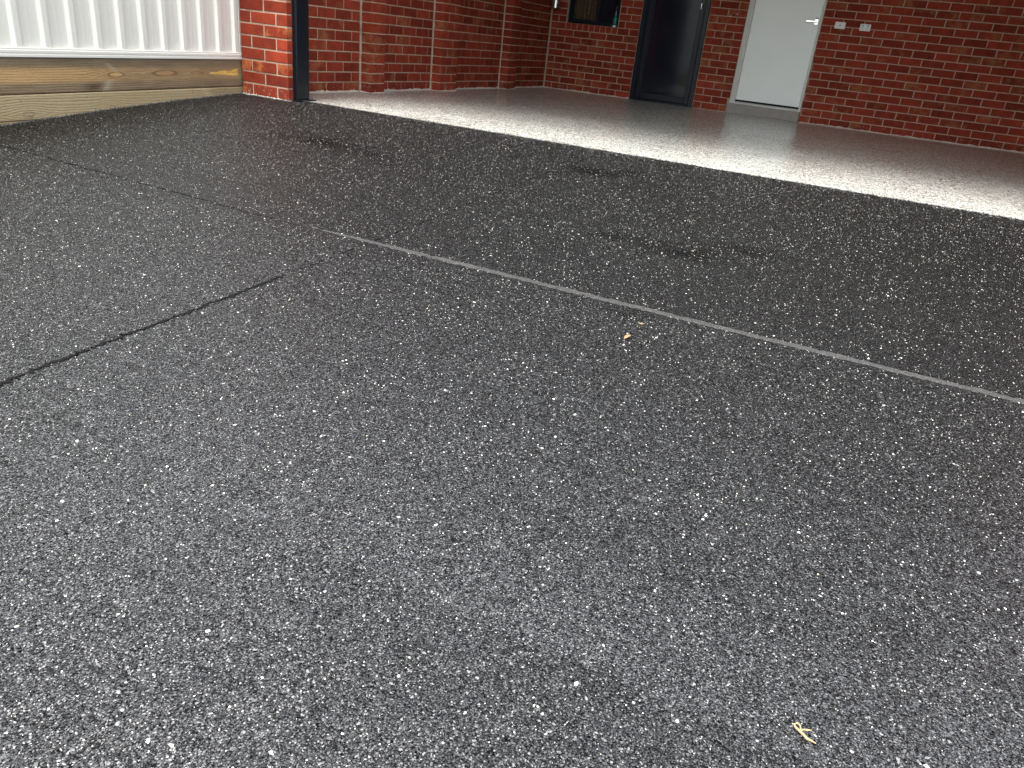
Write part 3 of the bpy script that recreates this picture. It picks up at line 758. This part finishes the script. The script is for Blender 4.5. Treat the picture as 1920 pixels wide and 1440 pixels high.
    ca = me.color_attributes.new('grain', 'FLOAT_COLOR', 'POINT')
    cols = np.ones((len(V), 4)); cols[:base, :3] = np.clip(col.reshape(-1, 3), 0, 1); cols[base:, :3] = (.25, .19, .11)
    ca.data.foreach_set('color', cols.reshape(-1)); me.materials.append(M['timber']); me.update()
    o = bpy.data.objects.new('sleeper', me); link(o, tw); return o
ZJ = .0495
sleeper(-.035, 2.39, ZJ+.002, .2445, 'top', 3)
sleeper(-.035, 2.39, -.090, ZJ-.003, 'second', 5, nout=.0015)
for k in range(3):
    a = 2.395+k*2.4; b = min(a+2.394, FL)
    sleeper(a, b, ZJ+.002, .2445, 'plain', 20+k); sleeper(a, b, -.09, ZJ-.003, 'plain', 30+k, nout=.0015)
for k, (a, b) in enumerate([(.3, 2.69), (2.695, 5.09), (5.095, 7.49), (7.495, FL)]):
    sleeper(a, b, -.285, -.093, 'plain', 40+k, nout=.001); sleeper(a, b, -.48, -.288, 'plain', 50+k)

# ---------------------------------------------------------------- navy glass door
dd = empty('glazed_door'); tag(dd, 'dark navy glazed door standing flush in the brick wall, left of the white door', 'door')
mb = MB()
for (x0, x1) in ((1.290, 1.345), (2.118, 2.163)): mb.box(x0, -.012, .0, x1, .075, 2.05, bev=.003)
mb.box(1.347, -.010, 1.995, 2.116, .074, 2.05, bev=.003); mb.box(1.347, -.004, .001, 2.116, .074, .022, bev=.001)
for x0, x1 in ((1.347, 1.362), (2.101, 2.116)): mb.box(x0, .006, .024, x1, .07, 1.993, bev=.001)
mb.build('door_frame', M['navy'], dd)
lf = MB()
for x0, x1 in ((1.366, 1.428), (2.036, 2.098)): lf.box(x0, .010, .028, x1, .05, 1.990, bev=.004)
lf.box(1.4285, .011, .028, 2.0355, .049, .108, bev=.004); lf.box(1.4285, .011, 1.92, 2.0355, .049, 1.99, bev=.004)
lf.box(1.4285, .022, .112, 1.436, .045, 1.916); lf.box(2.028, .022, .112, 2.0355, .045, 1.916)
leaf_ = lf.build('door_leaf', M['navy'], dd)
mb = MB(); mb.box(1.437, .030, .110, 2.027, .036, 1.918); mb.build('pane', M['glass_dark'], leaf_)
mb = MB(); mb.box(1.437, .052, .06, 2.027, .057, 1.99); mb.build('inner_blind', M['navy'], dd)
mb = MB(); mb.box(2.052, .004, 1.13, 2.084, .0095, 1.31, bev=.002); hp = mb.build('handle_plate', M['dark_plastic'], leaf_)
mb = MB(); mb.tube([(2.068, .004, 1.235), (2.068, -.032, 1.235), (2.060, -.042, 1.235), (2.060, -.044, 1.20), (2.062, -.042, 1.17)], [.006, .007, .008, .009, .006], 10); mb.build('handle', M['chrome'], leaf_, smooth=True)

# ---------------------------------------------------------------- white door on its step
wdr = empty('white_door'); tag(wdr, 'plain pale white door raised on a concrete step in the brick wall', 'door')
mb = MB()
for (x0, x1, y0) in ((2.644, 2.660, -.022), (2.6605, 2.684, -.004), (2.6845, 2.704, .010)): mb.box(x0, y0, .122, x1, .09, 2.14, bev=.0015)
mb.box(3.5075, -.010, .122, 3.533, .09, 2.14, bev=.002)
mb.box(2.705, -.008, 2.09, 3.507, .09, 2.14, bev=.002)
mb.build('door_frame', M['frame_w'], wdr)
mb = MB(); mb.box(2.709, .016, .172, 3.503, .054, 2.086, bev=.002); wl = mb.build('door_leaf', M['white'], wdr)
mb = MB(); mb.box(2.705, -.010, .1215, 3.507, .075, .134, bev=.002); mb.build('sill', M['frame_w'], wdr)
mb = MB(); mb.box(2.706, .012, .1345, 3.5065, .07, .148, bev=.002); mb.build('weather_strip', M['alu'], wdr)
mb = MB(); mb.box(2.706, .018, .1485, 3.5065, .05, .1715); mb.build('threshold_gap', M['dark'], wdr)
mb = MB(); mb.box(3.448, .008, 1.115, 3.488, .0155, 1.178, bev=.002); mb.build('handle_plate', M['chrome'], wl)
mb = MB(); mb.box(3.458, -.040, 1.134, 3.478, .007, 1.152, bev=.002); mb.box(3.350, -.046, 1.136, 3.4785, -.034, 1.156, bev=.003); mb.build('handle', M['chrome'], wl)
mb = MB(); mb.box(3.453, .004, 1.1795, 3.483, .0155, 1.190, bev=.001); mb.build('latch_cover', M['dark_plastic'], wl)
mb = MB(); mb.box(2.617, -.004, .0, 3.531, .30, .1205, bev=.004)
st = mb.build('concrete_step', M['concrete'], smooth=False); tag(st, 'low grey concrete step filling the gap under the white door', 'step')

# ---------------------------------------------------------------- window
wi = empty('window'); tag(wi, 'small navy framed sliding window set above soldier bricks by the dark door', 'window')
mb = MB()
mb.box(.240, .050, .864, .272, .10, 1.948, bev=.002); mb.box(.948, .050, .864, .978, .10, 1.948, bev=.002)
mb.box(.2725, .048, .864, .9475, .10, .896, bev=.002); mb.box(.2725, .048, 1.915, .9475, .10, 1.948, bev=.002)
wf = mb.build('window_frame', M['navy'], wi)
for (x0, x1, yy, nm) in ((.274, .650, .056, 'window_sash'), (.630, .946, .074, 'window_sash')):
    mb = MB(); w = .034
    mb.box(x0, yy, .898, x0+w, yy+.016, 1.913, bev=.001); mb.box(x1-w*.6, yy, .898, x1, yy+.016, 1.913, bev=.001)
    mb.box(x0+w+.0005, yy, .898, x1-w*.6-.0005, yy+.016, .918, bev=.001); mb.box(x0+w+.0005, yy, 1.890, x1-w*.6-.0005, yy+.016, 1.913, bev=.001)
    s_ = mb.build(nm, M['navy'], wi)
    mb = MB(); mb.box(x0+w, yy+.006, .918, x1-w*.6, yy+.010, 1.89); mb.build('pane', M['glass'] if x0 < .5 else M['glass_dark'], s_)
mb = MB()
N = 22; vs = []
for i in range(N+1):
    x = .285+(.345)*i/N; yv = .125+.006*math.sin(i*1.9)+.003*math.sin(i*.7); vs += [(x, yv, .87), (x, yv, 1.94)]
mb.add(vs, [(2*i, 2*i+2, 2*i+3, 2*i+1) for i in range(N)]); mb.build('curtain', M['curtain'], wi, smooth=True)
mb = MB(); mb.tube([(.520, .112, 1.93), (.515, .112, 1.30), (.502, .112, 1.06), (.498, .112, .985)], [.008, .008, .007, .007], 8); mb.build('curtain_cord', M['beige'], wi, smooth=True)
mb = MB(); mb.box(.14, .16, .7, 1.1, .17, 2.1); mb.build('room_backing', M['dark'], wi)

# ---------------------------------------------------------------- small things on the walls
bx = empty('wall_box'); tag(bx, 'stainless steel box hung in the corner left of the window', 'metal box')
mb = MB(); rounded_prism(mb, .012, .150, -.165, -.002, 1.022, 1.42, .055, 8); mb.build('housing', M['steel'], bx, smooth=True)
mb = MB(); rounded_prism(mb, .008, .154, -.169, -.001, 1.014, 1.0215, .057, 8); mb.build('base_trim', M['dark_plastic'], bx, smooth=True)
bt = empty('spray_bottle', (.926, .018, .862)); tag(bt, 'teal bottle with a dark nozzle standing on the window sill', 'bottle')
mb = MB(); mb.lathe(0, 0, [(.020, 0), (.026, .003), (.027, .016), (.0255, .022)], 20); mb.build('base', M['plastic'], bt, smooth=True)
mb = MB(); mb.lathe(0, 0, [(.0255, .0225), (.030, .028), (.0305, .09), (.027, .115), (.018, .135), (.014, .148)], 24); mb.build('bottle_body', M['teal'], bt, smooth=True)
mb = MB(); mb.lathe(0, 0, [(.015, .1485), (.015, .168), (.009, .172), (.008, .195)], 16); mb.build('collar', M['grey_plastic'], bt, smooth=True)
mb = MB(); mb.tube([(0, 0, .1955), (.001, 0, .225), (.004, -.002, .262)], [.010, .011, .009], 10); mb.build('nozzle', M['maroon'], bt, smooth=True)
def plate(cx, cz, label, cat, double):
    t = empty('power_outlet' if double else 'wall_switch', (cx, 0, cz)); tag(t, label, cat)
    mb = MB(); mb.box(-.0585, -.011, -.0365, .0585, -.0015, .0365, bev=.0025); mb.build('cover_plate', M['plastic'], t)
    if double:
        for sx in (-.028, .028):
            mb = MB(); mb.box(sx-.008, -.0145, .010, sx+.008, -.0112, .025, bev=.001); mb.build('switch', M['grey_plastic'], t)
            mb = MB()
            for dx, dz, an in ((-.0075, -.004, 30), (.0075, -.004, -30), (0, -.020, 0)):
                ca, sa = math.cos(R(an)), math.sin(R(an)); vs = []
                for yv in (-.0122, -.0112):
                    for (a, b) in ((-.0017, -.005), (.0017, -.005), (.0017, .005), (-.0017, .005)):
                        vs.append((sx+dx+a*ca-b*sa, yv, dz+a*sa+b*ca))
                mb.add(vs, [(0, 1, 2, 3), (7, 6, 5, 4), (0, 4, 5, 1), (1, 5, 6, 2), (2, 6, 7, 3), (3, 7, 4, 0)])
            mb.build('socket', M['dark_plastic'], t)
    else:
        mb = MB(); mb.box(-.034, -.0125, -.026, .034, -.0112, .026, bev=.0005); mb.build('inset', M['plastic'], t)
        mb = MB(); n_ = 14; vs = [(.009*math.cos(2*math.pi*i/n_), yv, .009*math.sin(2*math.pi*i/n_)) for yv in (-.015, -.0127) for i in range(n_)]
        mb.add(vs, [tuple(range(n_)), tuple(range(2*n_-1, n_-1, -1))]+[(i, (i+1) % n_, n_+(i+1) % n_, n_+i) for i in range(n_)]); mb.build('button', M['grey_plastic'], t)
plate(3.745, 1.131, 'white wall switch with a round grey button, nearest the white door', 'switch', False)
plate(4.027, 1.132, 'white double power outlet on the brick wall beside the switch', 'power outlet', True)
for (px, py, lab) in ((1368.3, 30.5, 'left of two pale wall plugs in the brickwork between the doors'), (1382.6, 26.4, 'right, higher pale wall plug in the brickwork between the doors')):
    p = on_plane(px, py, (0, 1, 0), -.002); mb = MB(); n_ = 10
    vs = [(.0065*k*math.cos(2*math.pi*i/n_), yv, .0065*k*math.sin(2*math.pi*i/n_)) for yv, k in ((.004, 1), (-.002, 1), (-.004, .6)) for i in range(n_)]
    mb.add(vs, [(q*n_+i, q*n_+(i+1) % n_, (q+1)*n_+(i+1) % n_, (q+1)*n_+i) for q in range(2) for i in range(n_)]+[tuple(range(2*n_, 3*n_))])
    o = mb.build('wall_plug', M['plastic'], smooth=True, loc=(p[0], -.0005, p[2])); tag(o, lab, 'wall plug', 'wall plugs between the doors')
p = on_plane(1376.2, 28.5, (0, 1, 0), 0); mb = MB(); n_ = 12
vs = [(.016*math.cos(2*math.pi*i/n_)*(1+.2*math.sin(i*2.3)), 0, .008*math.sin(2*math.pi*i/n_)) for i in range(n_)]; mb.add(vs, [tuple(range(n_))])
mb.build('drill_hole', M['dark'], bw, loc=(p[0], -.0035, p[2]))

# ---------------------------------------------------------------- litter on the driveway
def gp(px, py, dz=0): q = gpix(px, py); q[2] += dz; return tuple(q)
tg = empty('dry_twig', gp(1505, 1380)); tag(tg, 'pale forked piece of dry straw lying on the dark driveway near the front', 'twig')
L0 = Vector(gp(1505, 1380))
def rel(px, py, dz): v = Vector(gp(px, py, dz))-L0; return tuple(v)
mb = MB(); mb.tube([rel(1487, 1361, .004), rel(1491, 1368, .004), rel(1499, 1376, .0045), rel(1506, 1382, .004), rel(1512, 1389, .004), rel(1520, 1392, .0035), rel(1529, 1397, .003)], [.0012, .0017, .0019, .0019, .0022, .0013, .0007], 7); mb.build('stem', M['straw'], tg, smooth=True)
mb = MB(); mb.tube([rel(1499, 1375, .004), rel(1504, 1373, .0055), rel(1511, 1374.5, .006), rel(1520, 1374, .005)], [.0013, .0012, .0016, .0006], 7); mb.build('side_shoot', M['straw'], tg, smooth=True)
mb = MB(); mb.tube([rel(1488, 1362, .0045), rel(1493, 1361, .006), rel(1498, 1366, .0065), rel(1500, 1374, .005)], [.0008, .0013, .0012, .0009], 7); mb.build('curled_shoot', M['straw'], tg, smooth=True)
c0 = np.array(gp(1177, 636, .003)); mb = MB(); a = np.array(gp(1170.5, 637.5, .004))-c0; b = np.array(gp(1182, 632.5, .006))-c0; t = (b-a); pr = np.cross(t, (0, 0, 1)); pr /= np.linalg.norm(pr); vs = []; N = 8
for i in range(N+1):
    u = i/N; w = .0065*math.sin(math.pi*min(1, u*.92+.06))**.7; c = a+t*u+np.array([0, 0, .003*math.sin(math.pi*u)])
    for k, zz in ((1, .0015), (0, 0), (-1, .0015)): vs.append(tuple(c+pr*w*k+np.array([0, 0, zz])))
mb.add(vs, [(3*i+k, 3*i+k+1, 3*i+4+k, 3*i+3+k) for i in range(N) for k in range(2)])
o = mb.build('dry_leaf', M['leaf'], smooth=True, loc=tuple(c0)); tag(o, 'tiny tan dry leaf lying just below the pale joint line', 'leaf')
sm_ = o.modifiers.new('thickness', 'SOLIDIFY'); sm_.thickness = .0006
c0 = Vector(gp(1203, 609, .003)); mb = MB(); mb.tube([tuple(Vector(gp(1197, 607.5, .004))-c0), tuple(Vector(gp(1202, 609.5, .004))-c0), tuple(Vector(gp(1208, 609, .004))-c0)], [.0012, .0016, .0008], 6)
o = mb.build('straw_fragment', M['straw'], smooth=True, loc=tuple(c0)); tag(o, 'small pale straw fragment just above the dry leaf', 'straw')
